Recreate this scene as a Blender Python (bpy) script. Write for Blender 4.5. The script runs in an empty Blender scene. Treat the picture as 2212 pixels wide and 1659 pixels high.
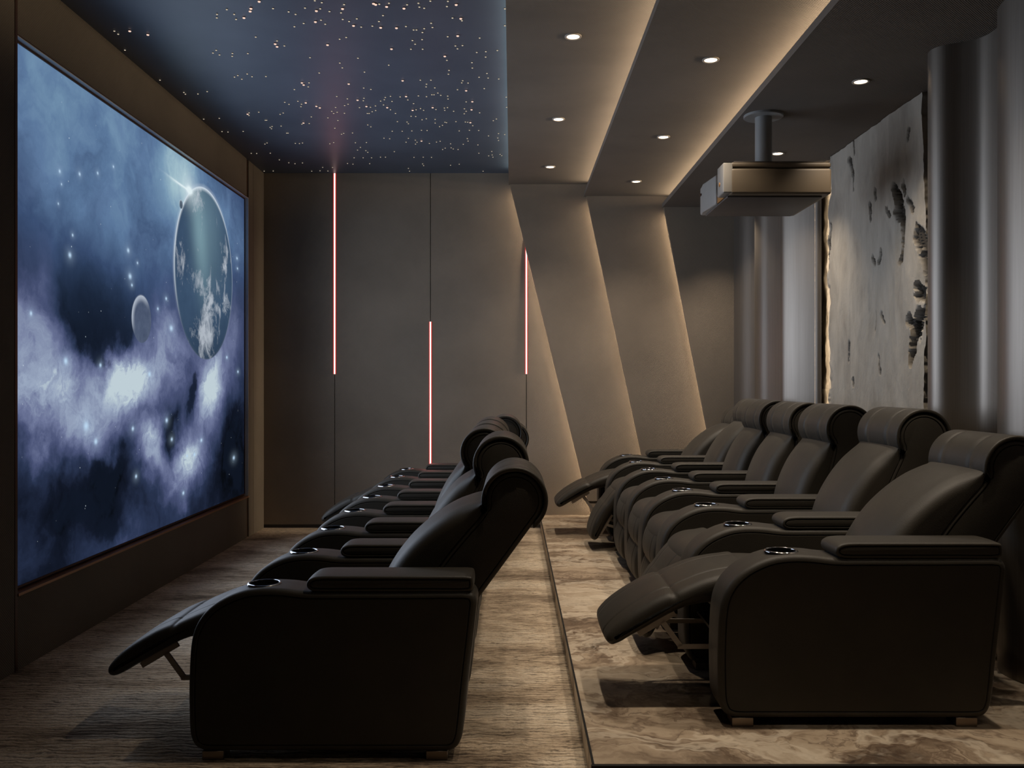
import bpy, bmesh, math, random
from mathutils import Vector, Matrix, noise as mnoise

random.seed(7)
SC = bpy.context.scene
COL = SC.collection
F = 1950.0                      # focal length in pixels of the 2212 x 1659 frame
CAMZ = 1.33
PI = math.pi

# ---------------------------------------------------------------- helpers
def lin(c):
    return tuple(((v / 255) / 12.92 if v / 255 <= .04045 else ((v / 255 + .055) / 1.055) ** 2.4) for v in c) + (1.0,)

def link(o, parent=None):
    COL.objects.link(o)
    if parent is not None:
        o.parent = parent
    return o

def tag(o, label=None, cat=None, group=None, kind=None):
    if label: o['label'] = label
    if cat: o['category'] = cat
    if group: o['group'] = group
    if kind: o['kind'] = kind
    return o

def empty(name, loc):
    o = bpy.data.objects.new(name, None)
    o.empty_display_size = .1
    COL.objects.link(o)
    o.location = loc
    return o

def finish(bm, name, mats, smooth=True, angle=40):
    bmesh.ops.recalc_face_normals(bm, faces=bm.faces[:])
    me = bpy.data.meshes.new(name)
    bm.to_mesh(me)
    bm.free()
    for m in (mats if isinstance(mats, (list, tuple)) else [mats]):
        me.materials.append(m)
    if smooth:
        for p in me.polygons:
            p.use_smooth = len(p.vertices) < 9      # big flat end faces stay flat
        me.set_sharp_from_angle(angle=math.radians(angle))
    return me

def obj(name, me, parent=None, loc=(0, 0, 0), kind=None):
    o = bpy.data.objects.new(name, me)
    link(o, parent)
    o.location = loc
    if kind: o['kind'] = kind
    return o

def add_box(bm, x0, x1, y0, y1, z0, z1, bevel=0, seg=2, mi=0):
    b2 = bmesh.new()
    bmesh.ops.create_cube(b2, size=1)
    for v in b2.verts:
        v.co = Vector(((x0 + x1) / 2 + v.co.x * (x1 - x0), (y0 + y1) / 2 + v.co.y * (y1 - y0), (z0 + z1) / 2 + v.co.z * (z1 - z0)))
    if bevel:
        bmesh.ops.bevel(b2, geom=b2.edges[:], offset=bevel, segments=seg, profile=.5, affect='EDGES')
    bmesh.ops.recalc_face_normals(b2, faces=b2.faces[:])
    merge(bm, b2, mi)

def merge(bm, b2, mi=0):
    mp = {}
    for v in b2.verts:
        mp[v] = bm.verts.new(v.co)
    for f in b2.faces:
        try:
            nf = bm.faces.new([mp[v] for v in f.verts])
            nf.material_index = mi if mi else f.material_index
        except ValueError:
            pass
    b2.free()

def box_mesh(name, mat, x0, x1, y0, y1, z0, z1, bevel=0, seg=2):
    bm = bmesh.new()
    add_box(bm, x0, x1, y0, y1, z0, z1, bevel, seg)
    return finish(bm, name, mat)

def prism(name, mat, pts, y0, y1, bevel=0):
    """polygon in x,z extruded along y"""
    bm = bmesh.new()
    a = [bm.verts.new((x, y0, z)) for x, z in pts]
    b = [bm.verts.new((x, y1, z)) for x, z in pts]
    n = len(pts)
    bm.faces.new(a)
    bm.faces.new(b[::-1])
    for i in range(n):
        bm.faces.new((a[i], a[(i + 1) % n], b[(i + 1) % n], b[i]))
    if bevel:
        bmesh.ops.bevel(bm, geom=bm.edges[:], offset=bevel, segments=2, profile=.5, affect='EDGES')
    return finish(bm, name, mat)

def cr(pts, n=5, closed=True):
    """centripetal Catmull-Rom through the points"""
    P = [Vector(p) for p in pts]
    N = len(P)
    out = []
    rng = range(N) if closed else range(N - 1)
    for i in rng:
        if closed:
            p0, p1, p2, p3 = P[i - 1], P[i], P[(i + 1) % N], P[(i + 2) % N]
        else:
            p0 = P[i - 1] if i > 0 else P[0] * 2 - P[1]
            p1, p2 = P[i], P[i + 1]
            p3 = P[i + 2] if i + 2 < N else P[-1] * 2 - P[-2]
        d1 = max((p1 - p0).length, 1e-6) ** .5
        d2 = max((p2 - p1).length, 1e-6) ** .5
        d3 = max((p3 - p2).length, 1e-6) ** .5
        m1 = (p1 - p0) / d1 - (p2 - p0) / (d1 + d2) + (p2 - p1) / d2
        m2 = (p2 - p1) / d2 - (p3 - p1) / (d2 + d3) + (p3 - p2) / d3
        m1 *= d2; m2 *= d2
        for k in range(n):
            t = k / n
            out.append((2 * t ** 3 - 3 * t * t + 1) * p1 + (t ** 3 - 2 * t * t + t) * m1 + (-2 * t ** 3 + 3 * t * t) * p2 + (t ** 3 - t * t) * m2)
    if not closed:
        out.append(P[-1].copy())
    return [tuple(p) for p in out]

def loft(bm, prof, rings, weights=None, mi=0):
    """closed x,z profile swept along y; rings = [(y, inset)], inset shrinks the profile inward"""
    n = len(prof)
    area = sum(prof[i][0] * prof[(i + 1) % n][1] - prof[(i + 1) % n][0] * prof[i][1] for i in range(n))
    sg = 1 if area > 0 else -1
    nor = []
    for i in range(n):
        a, b, c = Vector(prof[i - 1]), Vector(prof[i]), Vector(prof[(i + 1) % n])
        e1, e2 = (b - a), (c - b)
        e1 = e1.normalized() if e1.length > 1e-9 else e2.normalized()
        e2 = e2.normalized() if e2.length > 1e-9 else e1
        t = (e1 + e2)
        t = t.normalized() if t.length > 1e-6 else e1
        nor.append(Vector((-t.y, t.x)) * sg)
    rows = []
    for y, ins in rings:
        off = []
        for i, (x, z) in enumerate(prof):
            w = ins * (weights[i] if weights else 1)
            off.append(Vector((x + nor[i].x * w, z + nor[i].y * w)))
        for _ in range(12):             # pull apart edges that turned over at tight corners
            bad = 0
            for i in range(n):
                j = (i + 1) % n
                e0 = Vector(prof[j]) - Vector(prof[i])
                if (off[j] - off[i]).dot(e0) < 0:
                    mid = (off[i] + off[j]) / 2
                    off[i] = mid - e0 * .02; off[j] = mid + e0 * .02
                    bad += 1
            if not bad: break
        rows.append([bm.verts.new((q.x, y, q.y)) for q in off])
    for r in range(len(rows) - 1):
        A, B = rows[r], rows[r + 1]
        for i in range(n):
            f = bm.faces.new((A[i], A[(i + 1) % n], B[(i + 1) % n], B[i]))
            f.material_index = mi
    for row in (rows[0], rows[-1][::-1]):
        f = bm.faces.new(row)
        f.material_index = mi
        f.tag = True

def round_rings(h, r, crown=0., grooves=(), seam=True, gw=.004, gd=.004, n=6, steps=10):
    """rings for a body of half width h with edge radius r, a seam on the edge, crown in the middle, grooves at y positions"""
    L = []
    if seam:
        L += [(-h, r + .0075), (-h + .0006, r + .0055), (-h + .0065, r + .0035), (-h + .0005, r + .0005), (-h, r - .0005)]
    for k in range(n + 1):
        t = k / n * PI / 2
        L.append((-h + r - r * math.cos(t), r - r * math.sin(t)))
    ys = [(-h + r) + (2 * (h - r)) * k / steps for k in range(1, steps)]
    ys = [y for y in ys if all(abs(y - g) > gw * 1.6 for g in grooves)]
    ev = [(y, 0) for y in ys]
    for g in grooves:
        ev += [(g - gw, 0), (g - gw * .3, gd), (g + gw * .3, gd), (g + gw, 0)]
    ev.sort()
    L += [(y, d - crown * (1 - (y / h) ** 2)) for y, d in ev]
    R = []
    for k in range(n + 1):
        t = (n - k) / n * PI / 2
        R.append((h - r + r * math.cos(t), r - r * math.sin(t)))
    if seam:
        R += [(h, r - .0005), (h - .0005, r + .0005), (h - .0065, r + .0035), (h - .0006, r + .0055), (h, r + .0075)]
    return L + R

def lathe(bm, prof, n=32, mi=0, axis='Z', c=(0, 0, 0)):
    rows = []
    for r, z in prof:
        row = []
        for k in range(n):
            a = 2 * PI * k / n
            p = (r * math.cos(a), r * math.sin(a), z)
            if axis == 'X': p = (p[2], p[0], p[1])
            row.append(bm.verts.new((p[0] + c[0], p[1] + c[1], p[2] + c[2])))
        rows.append(row)
    for a, b in zip(rows, rows[1:]):
        for k in range(n):
            f = bm.faces.new((a[k], a[(k + 1) % n], b[(k + 1) % n], b[k]))
            f.material_index = mi
    return rows

# ---------------------------------------------------------------- node helpers
class NT:
    def __init__(s, name):
        s.mat = bpy.data.materials.new(name)
        s.mat.use_nodes = True
        s.t = s.mat.node_tree
        s.t.nodes.clear()
        s.out = s.t.nodes.new('ShaderNodeOutputMaterial')
    def n(s, typ, **kw):
        nd = s.t.nodes.new(typ)
        for k, v in kw.items():
            setattr(nd, k, v)
        return nd
    def put(s, sock, v):
        if isinstance(v, bpy.types.NodeSocket):
            s.t.links.new(v, sock)
        elif v is not None:
            sock.default_value = v
    def math(s, op, a, b=None, c=None, clamp=False):
        nd = s.n('ShaderNodeMath', operation=op, use_clamp=clamp)
        s.put(nd.inputs[0], a); s.put(nd.inputs[1], b); s.put(nd.inputs[2], c)
        return nd.outputs[0]
    def vec(s, op, a, b=None, sc=None):
        nd = s.n('ShaderNodeVectorMath', operation=op)
        s.put(nd.inputs[0], a); s.put(nd.inputs[1], b)
        if sc is not None: s.put(nd.inputs['Scale'], sc)
        return nd.outputs['Value'] if op in ('DOT_PRODUCT', 'LENGTH', 'DISTANCE') else nd.outputs[0]
    def coord(s):
        return s.n('ShaderNodeTexCoord').outputs['Object']
    def world(s):
        return s.n('ShaderNodeNewGeometry').outputs['Position']
    def mapping(s, v, scale=(1, 1, 1), loc=(0, 0, 0), rot=(0, 0, 0)):
        nd = s.n('ShaderNodeMapping')
        s.put(nd.inputs['Vector'], v)
        nd.inputs['Scale'].default_value = scale
        nd.inputs['Location'].default_value = loc
        nd.inputs['Rotation'].default_value = rot
        return nd.outputs[0]
    def noise(s, v, scale, detail=4, rough=.55, dist=0., col=False):
        nd = s.n('ShaderNodeTexNoise')
        s.put(nd.inputs['Vector'], v)
        nd.inputs['Scale'].default_value = scale
        nd.inputs['Detail'].default_value = detail
        nd.inputs['Roughness'].default_value = rough
        nd.inputs['Distortion'].default_value = dist
        return nd.outputs['Color' if col else 'Fac']
    def ramp(s, f, stops, interp='LINEAR'):
        nd = s.n('ShaderNodeValToRGB')
        s.put(nd.inputs[0], f)
        e = nd.color_ramp
        e.interpolation = interp
        while len(e.elements) < len(stops):
            e.elements.new(.5)
        for el, (p, c) in zip(e.elements, stops):
            el.position = p
            el.color = c if len(c) == 4 else tuple(c) + (1,)
        return nd.outputs[0]
    def mix(s, f, a, b, blend='MIX'):
        nd = s.n('ShaderNodeMix', data_type='RGBA', blend_type=blend)
        nd.clamp_result = False
        s.put(nd.inputs[0], f); s.put(nd.inputs[6], a); s.put(nd.inputs[7], b)
        return nd.outputs[2]
    def maprange(s, v, a, b, c=0., d=1., smooth=False):
        nd = s.n('ShaderNodeMapRange')
        if smooth: nd.interpolation_type = 'SMOOTHSTEP'
        s.put(nd.inputs[0], v)
        for i, x in enumerate((a, b, c, d)):
            s.put(nd.inputs[i + 1], x)
        return nd.outputs[0]
    def bump(s, h, strength=.3, dist=.01):
        nd = s.n('ShaderNodeBump')
        nd.inputs['Strength'].default_value = strength
        nd.inputs['Distance'].default_value = dist
        s.put(nd.inputs['Height'], h)
        return nd.outputs[0]
    def principled(s, color, rough=.5, metal=0., normal=None, spec=.5, sheen=0., emis=None, estr=0., coat=0.):
        p = s.n('ShaderNodeBsdfPrincipled')
        s.put(p.inputs['Base Color'], color)
        s.put(p.inputs['Roughness'], rough)
        s.put(p.inputs['Metallic'], metal)
        p.inputs['Specular IOR Level'].default_value = spec
        p.inputs['Sheen Weight'].default_value = sheen
        p.inputs['Coat Weight'].default_value = coat
        if normal is not None: s.put(p.inputs['Normal'], normal)
        if emis is not None:
            s.put(p.inputs['Emission Color'], emis)
            p.inputs['Emission Strength'].default_value = estr
        s.t.links.new(p.outputs[0], s.out.inputs[0])
        return s.mat

def simple(name, rgb, rough=.5, metal=0., spec=.5, var=.12):
    m = NT(name)
    c = lin(rgb)
    f = m.noise(m.coord(), 9, 4)
    col = m.mix(f, tuple(v * (1 - var) for v in c[:3]) + (1,), tuple(min(1, v * (1 + var)) for v in c[:3]) + (1,))
    return m.principled(col, rough, metal, spec=spec)

def emitter(name, rgb, strength):
    m = NT(name)
    e = m.n('ShaderNodeEmission')
    e.inputs[0].default_value = lin(rgb)
    e.inputs[1].default_value = strength
    m.t.links.new(e.outputs[0], m.out.inputs[0])
    m.mat.cycles.emission_sampling = 'NONE'
    return m.mat

# ---------------------------------------------------------------- materials
def fabric(name, rgb, scale=130, strength=.35, rough=.85, axes='xz'):
    """woven acoustic wall cloth: two crossing ribs plus a soft mottling"""
    m = NT(name)
    v = m.world()
    sep = m.n('ShaderNodeSeparateXYZ'); m.put(sep.inputs[0], v)
    ax = {'x': sep.outputs[0], 'y': sep.outputs[1], 'z': sep.outputs[2]}
    a = m.math('SINE', m.math('MULTIPLY', ax[axes[0]], scale * 2 * PI))
    bphase = m.math('MULTIPLY', ax[axes[1]], scale * 2 * PI)
    b = m.math('SINE', bphase)
    h = m.math('MULTIPLY', a, b)
    g = m.noise(v, 260, 2)
    h2 = m.math('ADD', h, m.math('MULTIPLY', g, 1.1))
    c = lin(rgb)
    big = m.noise(v, 1.6, 4)
    col = m.mix(m.math('ADD', m.math('MULTIPLY', h, .16), big), tuple(k * .72 for k in c[:3]) + (1,), tuple(k * 1.28 for k in c[:3]) + (1,))
    return m.principled(col, rough, 0, m.bump(h2, strength, .003), spec=.25)

M = {}
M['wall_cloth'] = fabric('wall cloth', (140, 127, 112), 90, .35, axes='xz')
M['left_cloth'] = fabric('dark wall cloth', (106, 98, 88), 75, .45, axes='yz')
M['soffit'] = fabric('soffit cloth', (116, 108, 99), 85, .45, axes='xy')
M['soffit_edge'] = simple('soffit edge', (140, 130, 122), .6)
M['dark'] = simple('black backing', (14, 12, 11), .8)
M['bronze'] = simple('bronze trim', (168, 124, 90), .4, .5)
M['bronze_dark'] = simple('dark bronze trim', (84, 60, 44), .45, .5)
M['groove'] = simple('dark baseboard', (58, 54, 48), .6)
M['chrome'] = simple('polished chrome', (190, 190, 192), .12, 1)
M['cup'] = simple('dark cup liner', (45, 45, 46), .3, .9)
M['foot'] = simple('brushed bronze foot', (128, 116, 104), .35, .9)
M['bracket'] = simple('grey steel bracket', (160, 152, 144), .45, .3)
M['mech'] = simple('black mechanism steel', (16, 15, 14), .5, .3)
M['proj_body'] = simple('satin champagne projector shell', (100, 88, 72), .5, .05)
M['proj_front'] = simple('pale grey projector front', (150, 146, 140), .5, .1)
M['proj_under'] = simple('dark grey projector underside', (84, 78, 74), .55, .1)
M['pole'] = simple('grey painted steel tube', (150, 149, 146), .45, .1)
M['lens'] = simple('projector lens glass', (16, 18, 24), .08)
M['amber'] = simple('amber lens recess', (170, 120, 66), .4)
M['light_ring'] = simple('downlight rim', (200, 192, 182), .35, .3)
M['light_glow'] = emitter('downlight lens', (255, 226, 190), 9)
M['star_tip'] = emitter('star tip glow', (255, 238, 208), .55)
M['star_red'] = emitter('warm star tip glow', (255, 220, 200), .95)
M['star_body'] = simple('star bead', (20, 18, 18), .4)
M['star_amber'] = simple('amber star bead', (92, 34, 22), .4)
M['red_led'] = emitter('white hot led core', (255, 240, 234), 1.25)
M['red_halo'] = emitter('red led halo', (226, 52, 46), 1.0)

def leather():
    m = NT('dark brown leather')
    v = m.coord()
    vor = m.n('ShaderNodeTexVoronoi'); m.put(vor.inputs['Vector'], v); vor.inputs['Scale'].default_value = 320
    fine = m.noise(v, 90, 5)
    big = m.noise(v, 5, 4)
    col = m.ramp(big, [(.3, lin((43, 39, 32))), (.7, lin((52, 47, 39)))])
    h = m.math('ADD', vor.outputs['Distance'], m.math('MULTIPLY', fine, .8))
    rough = m.maprange(big, .3, .7, .56, .48)
    return m.principled(col, rough, 0, m.bump(h, .14, .002), spec=.38, sheen=.04)
M['leather'] = leather()
M['leather_side'] = M['leather']

def carpet():
    m = NT('streaked brown carpet')
    v = m.world()
    st = m.noise(m.mapping(v, (5.5, 75, 1)), 1, 5, .65)
    st2 = m.noise(m.mapping(v, (22, 150, 1)), 1, 4, .6)
    patch = m.noise(m.mapping(v, (.9, 2.6, 1)), 1, 5, .62, .4)  # carpet's own patches, strengthened to paint in light pools and shade
    f = m.math('ADD', m.math('MULTIPLY', st, .45), m.math('ADD', m.math('MULTIPLY', patch, .98), m.math('MULTIPLY', st2, .35)))
    col = m.ramp(f, [(.66, lin((76, 62, 50))), (.78, lin((150, 130, 108))), (.90, lin((204, 182, 155))), (1.0, lin((226, 208, 184)))])
    sep = m.n('ShaderNodeSeparateXYZ'); m.put(sep.inputs[0], v)
    wob = m.math('MULTIPLY', m.noise(m.mapping(v, (11, 16, 1)), 1, 4, .6), 17.)
    rib = m.math('SINE', m.math('ADD', m.math('MULTIPLY', sep.outputs[1], 2 * PI * 34), wob))
    brk = m.maprange(m.noise(m.mapping(v, (16, 22, 1)), 1, 3), .38, .6, 0., 1.)
    h = m.math('ADD', m.math('MULTIPLY', rib, .8), m.math('MULTIPLY', st2, 2.4))
    col = m.mix(m.math('MULTIPLY', m.maprange(rib, -1, -.1, .7, 0.), brk), col, lin((42, 34, 28)))
    tuft = m.noise(m.mapping(v, (70, 240, 1)), 1, 2)
    col = m.mix(m.maprange(tuft, .55, .75, 0., .5), col, lin((52, 43, 36)))
    return m.principled(col, .95, 0, m.bump(h, .8, .007), spec=.1, sheen=.08)
M['carpet'] = carpet()

def marble():
    m = NT('brown veined marble floor')
    v = m.world()
    w = m.vec('ADD', v, m.vec('SCALE', m.noise(v, 1.3, 5, .6, 0, True), sc=.9))
    v2 = m.mapping(w, (.75, 1.3, 1), rot=(0, 0, .55))
    base = m.noise(v2, 1.7, 7, .62, .6)
    fine = m.noise(m.mapping(w, (4, 9, 1), rot=(0, 0, .4)), 1.5, 6, .65, .5)
    f = m.math('ADD', m.math('MULTIPLY', base, .72), m.math('MULTIPLY', fine, .28))
    col = m.ramp(f, [(.34, lin((62, 51, 42))), (.44, lin((126, 108, 89))), (.51, lin((172, 153, 130))), (.59, lin((190, 173, 150))), (.72, lin((222, 210, 192)))])
    ve = m.math('ABSOLUTE', m.math('SUBTRACT', m.noise(v2, 2.6, 6, .6, .9), .5))
    col = m.mix(m.maprange(ve, 0., .03, .55, 0., True), col, lin((84, 64, 50)))
    ve2 = m.math('ABSOLUTE', m.math('SUBTRACT', m.noise(m.mapping(v2, loc=(7, 3, 1)), 1.4, 5, .6, .7), .5))
    col = m.mix(m.maprange(ve2, 0., .05, .55, 0., True), col, lin((222, 208, 186)))
    return m.principled(col, .5, 0, spec=.3)
M['marble'] = marble()

def star_ceiling():
    m = NT('midnight blue stretch ceiling')
    v = m.world()
    f = m.noise(v, 2, 3)
    col = m.ramp(f, [(.3, lin((76, 87, 103))), (.7, lin((86, 97, 113)))])
    return m.principled(col, .42, 0, spec=.55)
M['ceil'] = star_ceiling()

def metal_wall():
    m = NT('brushed grey metal cladding')
    v = m.world()
    br = m.noise(m.mapping(v, (160, 160, 2)), 1, 3)
    col = m.ramp(br, [(.3, lin((140, 131, 121))), (.7, lin((150, 141, 131)))])
    return m.principled(col, .44, .85, spec=.5)
M['metal'] = metal_wall()

def stone():
    m = NT('rough pale stone')
    v = m.world()
    f = m.noise(m.mapping(v, (3, 3, 1.2)), 2.2, 7, .6, .4)
    col = m.ramp(f, [(.28, lin((156, 148, 136))), (.5, lin((174, 166, 153))), (.72, lin((188, 180, 167)))])
    st = m.noise(m.mapping(v, (20, 20, 3.2)), 1, 6, .7, .6)
    col = m.mix(m.maprange(st, .33, .28, 0., .6), col, lin((128, 122, 112)))
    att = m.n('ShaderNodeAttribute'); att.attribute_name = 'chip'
    col = m.mix(att.outputs['Fac'], col, lin((48, 42, 36)))  # shade inside the gouges painted into the stone colour
    h = m.math('ADD', m.noise(m.mapping(v, (16, 16, 9)), 1, 8, .65), m.math('MULTIPLY', m.noise(v, 60, 4), .3))
    return m.principled(col, .9, 0, m.bump(h, .35, .015), spec=.2)
M['stone'] = stone()

# ---------------------------------------------------------------- nebula picture on the screen
XS = -2.33
def P(x, y):
    """photo pixel on the screen plane -> (Y, Z) on that plane"""
    Y = -XS * F / (1106 - x)
    return Y, CAMZ - (y - 829.5) * Y / F
def PS(x, sx, sy):
    Y = -XS * F / (1106 - x)
    return sx * Y * Y / (-XS * F), sy * Y / F

def nebula():
    m = NT('space picture')
    sep = m.n('ShaderNodeSeparateXYZ'); m.put(sep.inputs[0], m.world())
    cmb = m.n('ShaderNodeCombineXYZ'); m.put(cmb.inputs[0], sep.outputs[1]); m.put(cmb.inputs[1], sep.outputs[2])
    p = cmb.outputs[0]
    half = (.5, .5, .5)
    w1 = m.vec('SCALE', m.vec('SUBTRACT', m.noise(p, 1.7, 4, .5, 0, True), half), sc=.75)
    w2 = m.vec('SCALE', m.vec('SUBTRACT', m.noise(p, 7, 5, .6, 0, True), half), sc=.2)
    pw = m.vec('ADD', p, m.vec('ADD', w1, w2))
    def blob(src, x, y, sx, sy, amp, rot=0.):
        cy, cz = P(x, y); ry, rz = PS(x, sx, sy)
        d = m.vec('SUBTRACT', src, (cy, cz, 0))
        if rot:
            vr = m.n('ShaderNodeVectorRotate', rotation_type='Z_AXIS'); m.put(vr.inputs[0], d); vr.inputs['Angle'].default_value = rot
            d = vr.outputs[0]
        d = m.vec('MULTIPLY', d, (1 / ry, 1 / rz, 0))
        return m.math('MULTIPLY', m.math('EXPONENT', m.math('MULTIPLY', m.vec('DOT_PRODUCT', d, d), -1)), amp)
    def total(lst):
        s = None
        for b in lst:
            s = b if s is None else m.math('ADD', s, b)
        return s
    # cloud density, warped
    pc = m.vec('ADD', p, m.vec('ADD', m.vec('SCALE', w1, sc=.28), m.vec('SCALE', w2, sc=.8)))
    B = total([blob(pc if a[4] > .4 else pw, *a) for a in (
        (60, 690, 45, 90, .34), (115, 800, 60, 70, .30), (70, 880, 70, 80, .34), (150, 900, 70, 80, .22),
        (265, 822, 52, 66, .62), (270, 850, 130, 100, .28), (190, 930, 40, 55, .16), (210, 960, 60, 60, .15),
        (375, 715, 34, 50, .30), (340, 790, 60, 60, .22), (320, 720, 40, 60, .14),
        (452, 840, 26, 75, .62), (462, 800, 40, 110, .22), (440, 960, 40, 70, .16),
        (328, 945, 30, 45, .42), (345, 995, 26, 40, .30), (408, 985, 26, 50, .55), (385, 1020, 45, 60, .26),
        (500, 700, 26, 110, .22), (395, 1075, 26, 40, .18), (300, 1140, 90, 60, .10), (240, 1190, 60, 50, .12), (60, 1190, 50, 60, .07),
        (190, 690, 62, 85, -.34), (150, 650, 40, 70, -.12), (265, 640, 50, 80, -.18), (250, 1000, 40, 55, -.30), (130, 1080, 70, 90, -.10),
        (415, 830, 14, 60, -.24), (380, 940, 14, 45, -.22), (505, 960, 26, 130, -.26), (230, 1090, 80, 70, -.10), (150, 1170, 50, 70, -.08), (305, 905, 26, 20, -.12),
    )])
    det = m.math('SUBTRACT', m.noise(pw, 2.6, 8, .6), .5)
    det2 = m.math('SUBTRACT', m.noise(pw, 1.1, 4, .5), .5)
    z = sep.outputs[2]
    grad = m.maprange(z, .4, 1.6, .14, .29, True)
    rg = m.math('SUBTRACT', .22, m.math('ABSOLUTE', m.math('SUBTRACT', m.noise(pw, 3.4, 6, .62, .8), .5)))
    B = m.math('MULTIPLY', B, m.math('ADD', .72, m.math('MULTIPLY', rg, 2.0)))
    D = m.math('ADD', m.math('ADD', B, grad), m.math('ADD', m.math('MULTIPLY', det, .30), m.math('MULTIPLY', det2, .16)))
    cloud = m.ramp(D, [(0., lin((8, 11, 17))), (.12, lin((19, 25, 40))), (.27, lin((42, 53, 80))), (.44, lin((72, 81, 116))), (.62, lin((108, 117, 152))), (.84, lin((152, 166, 190))), (1., lin((190, 206, 214)))])
    Kd = m.math('ADD', total([blob(pw, *a) for a in ((190, 690, 60, 85, .62), (262, 640, 44, 60, .36), (250, 1000, 46, 52, .5), (140, 1095, 70, 60, .42), (232, 1120, 60, 60, .36), (412, 830, 13, 70, .5), (380, 930, 10, 40, .42), (508, 980, 22, 130, .5), (340, 890, 30, 18, .3))]), m.math('MULTIPLY', m.math('SUBTRACT', m.noise(p, 5.5, 7, .6, .5), .5), .55))
    cloud = m.mix(m.maprange(Kd, .24, .38, 0., .72, True), cloud, lin((17, 24, 38)))
    # upper blue haze with the beam
    A = total([blob(p, *a) for a in ((330, 330, 170, 220, .58), (60, 130, 170, 220, .60), (80, 420, 80, 140, .16), (410, 400, 80, 160, .38, ), (200, 420, 130, 130, .24), (505, 500, 50, 130, .42), (300, 560, 120, 120, .16))])
    beam = m.math('ADD', blob(p, 372, 345, 22, 130, .34, -.3), blob(p, 392, 385, 36, 70, .2, -.3))
    A = m.math('ADD', m.math('MULTIPLY', A, m.math('ADD', m.math('MULTIPLY', m.noise(pw, 1.8, 6, .58), 1.7), .12)), beam)
    haze = m.ramp(m.math('MULTIPLY', A, .72), [(0., lin((0, 0, 0))), (.22, lin((48, 67, 98))), (.45, lin((86, 114, 148))), (.7, lin((116, 148, 174))), (1., lin((166, 196, 204)))])
    keep = m.maprange(z, 1.5, 2.4, 1., .42, True)
    col = m.mix(1., m.mix(1., cloud, keep, 'MULTIPLY'), haze, 'SCREEN')
    # small stars
    for sc_, thr, am in ((16, .075, 1.3), (9, .045, 1.7)):
        vo = m.n('ShaderNodeTexVoronoi'); m.put(vo.inputs['Vector'], p); vo.inputs['Scale'].default_value = sc_
        rnd = m.n('ShaderNodeSeparateColor'); m.put(rnd.inputs[0], vo.outputs['Color'])
        on = m.maprange(rnd.outputs[0], .62, 1., 0., 1.)
        s = m.math('MULTIPLY', m.maprange(vo.outputs['Distance'], thr, 0., 0., am), on)
        col = m.mix(s, col, lin((214, 228, 236)))
    # glowing stars
    G = []
    for x, y, s in ((151, 551, 3), (129, 370, 2), (172, 376, 2), (211, 374, 1.6), (245, 360, 1.4), (126, 440, 1.3), (157, 508, 1.6), (133, 398, 1.2),
                    (277, 541, 2.4), (281, 597, 3.), (285, 616, 1.6), (297, 568, 1.4), (359, 645, 1.8), (341, 667, 1.5), (67, 677, 2.6),
                    (370, 709, 3.2), (142, 780, 4.), (217, 789, 2.2), (323, 808, 2.6), (186, 920, 5.), (207, 954, 3.2), (287, 926, 2.4),
                    (360, 908, 2.4), (371, 949, 2.), (294, 1029, 2.), (396, 1065, 2.), (435, 951, 2.), (404, 985, 1.6), (420, 982, 2.), (505, 989, 2.), (490, 772, 1.6), (514, 803, 1.4), (512, 558, 1.4), (513, 580, 1.2)):
        G.append(blob(p, x, y, s * 1.0, s * 1.8, .9)); G.append(blob(p, x, y, s * 3.4, s * 6., .13))
    col = m.mix(m.math('MINIMUM', total(G), 1.), col, lin((184, 212, 238)))
    # large planet
    def planet(col, cy, cz, r, inner, rimc, ldir, rim_w, rim_amp, extra=None):
        d = m.vec('SUBTRACT', p, (cy, cz, 0))
        dist = m.math('DIVIDE', m.vec('LENGTH', d), r)
        mask = m.maprange(dist, 1.0, .985, 0., 1.)
        nd = m.vec('NORMALIZE', d)
        lit = m.maprange(m.vec('DOT_PRODUCT', nd, ldir), -.15, .75, 0.03, 1., True)
        rim = m.math('MULTIPLY', m.maprange(dist, 1 - rim_w, 1., 0., rim_amp, True), lit)
        surf = m.mix(rim, inner, rimc)
        glow = m.math('MULTIPLY', m.math('MULTIPLY', m.maprange(dist, 1.05, 1.0, 0., .5, True), lit), .45)
        col = m.mix(glow, col, rimc)
        return m.mix(mask, col, surf)
    cn = m.noise(m.mapping(p, (1, .75, 1)), 5.2, 9, .68, .5)
    wgt = m.math('ADD', blob(p, 446, 690, 26, 100, .26), m.math('ADD', blob(p, 425, 430, 26, 40, .13), m.math('ADD', blob(p, 392, 540, 10, 90, .12), blob(p, 488, 600, 10, 120, .14))))
    clouds = m.maprange(m.math('ADD', cn, wgt), .62, .78, 0., .85)
    pb = m.mix(m.noise(p, 2.4, 6, .6), lin((40, 58, 82)), lin((68, 92, 120)))
    pb = m.mix(m.math('ADD', blob(p, 430, 500, 15, 130, .5, -.25), blob(p, 450, 490, 30, 130, .3, -.25)), pb, lin((132, 166, 176)))
    pb = m.mix(m.maprange(sep.outputs[2], 1.5, 2.0, .45, 0.), pb, lin((26, 38, 52)))
    pb = m.mix(clouds, pb, lin((186, 194, 204)))
    up = Vector((-.55, .83, 0)).normalized()
    col = planet(col, 6.87, 2.166, .653, pb, lin((214, 226, 236)), up, .06, .8)
    # thin right rim
    d = m.math('DIVIDE', m.vec('LENGTH', m.vec('SUBTRACT', p, (6.87, 2.166, 0))), .653)
    ring = m.math('MULTIPLY', m.maprange(m.math('ABSOLUTE', m.math('SUBTRACT', d, .99)), .014, 0., 0., .7, True), m.maprange(sep.outputs[2], 1.7, 2.6, .05, 1.))
    col = m.mix(ring, col, lin((206, 218, 230)))
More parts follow.
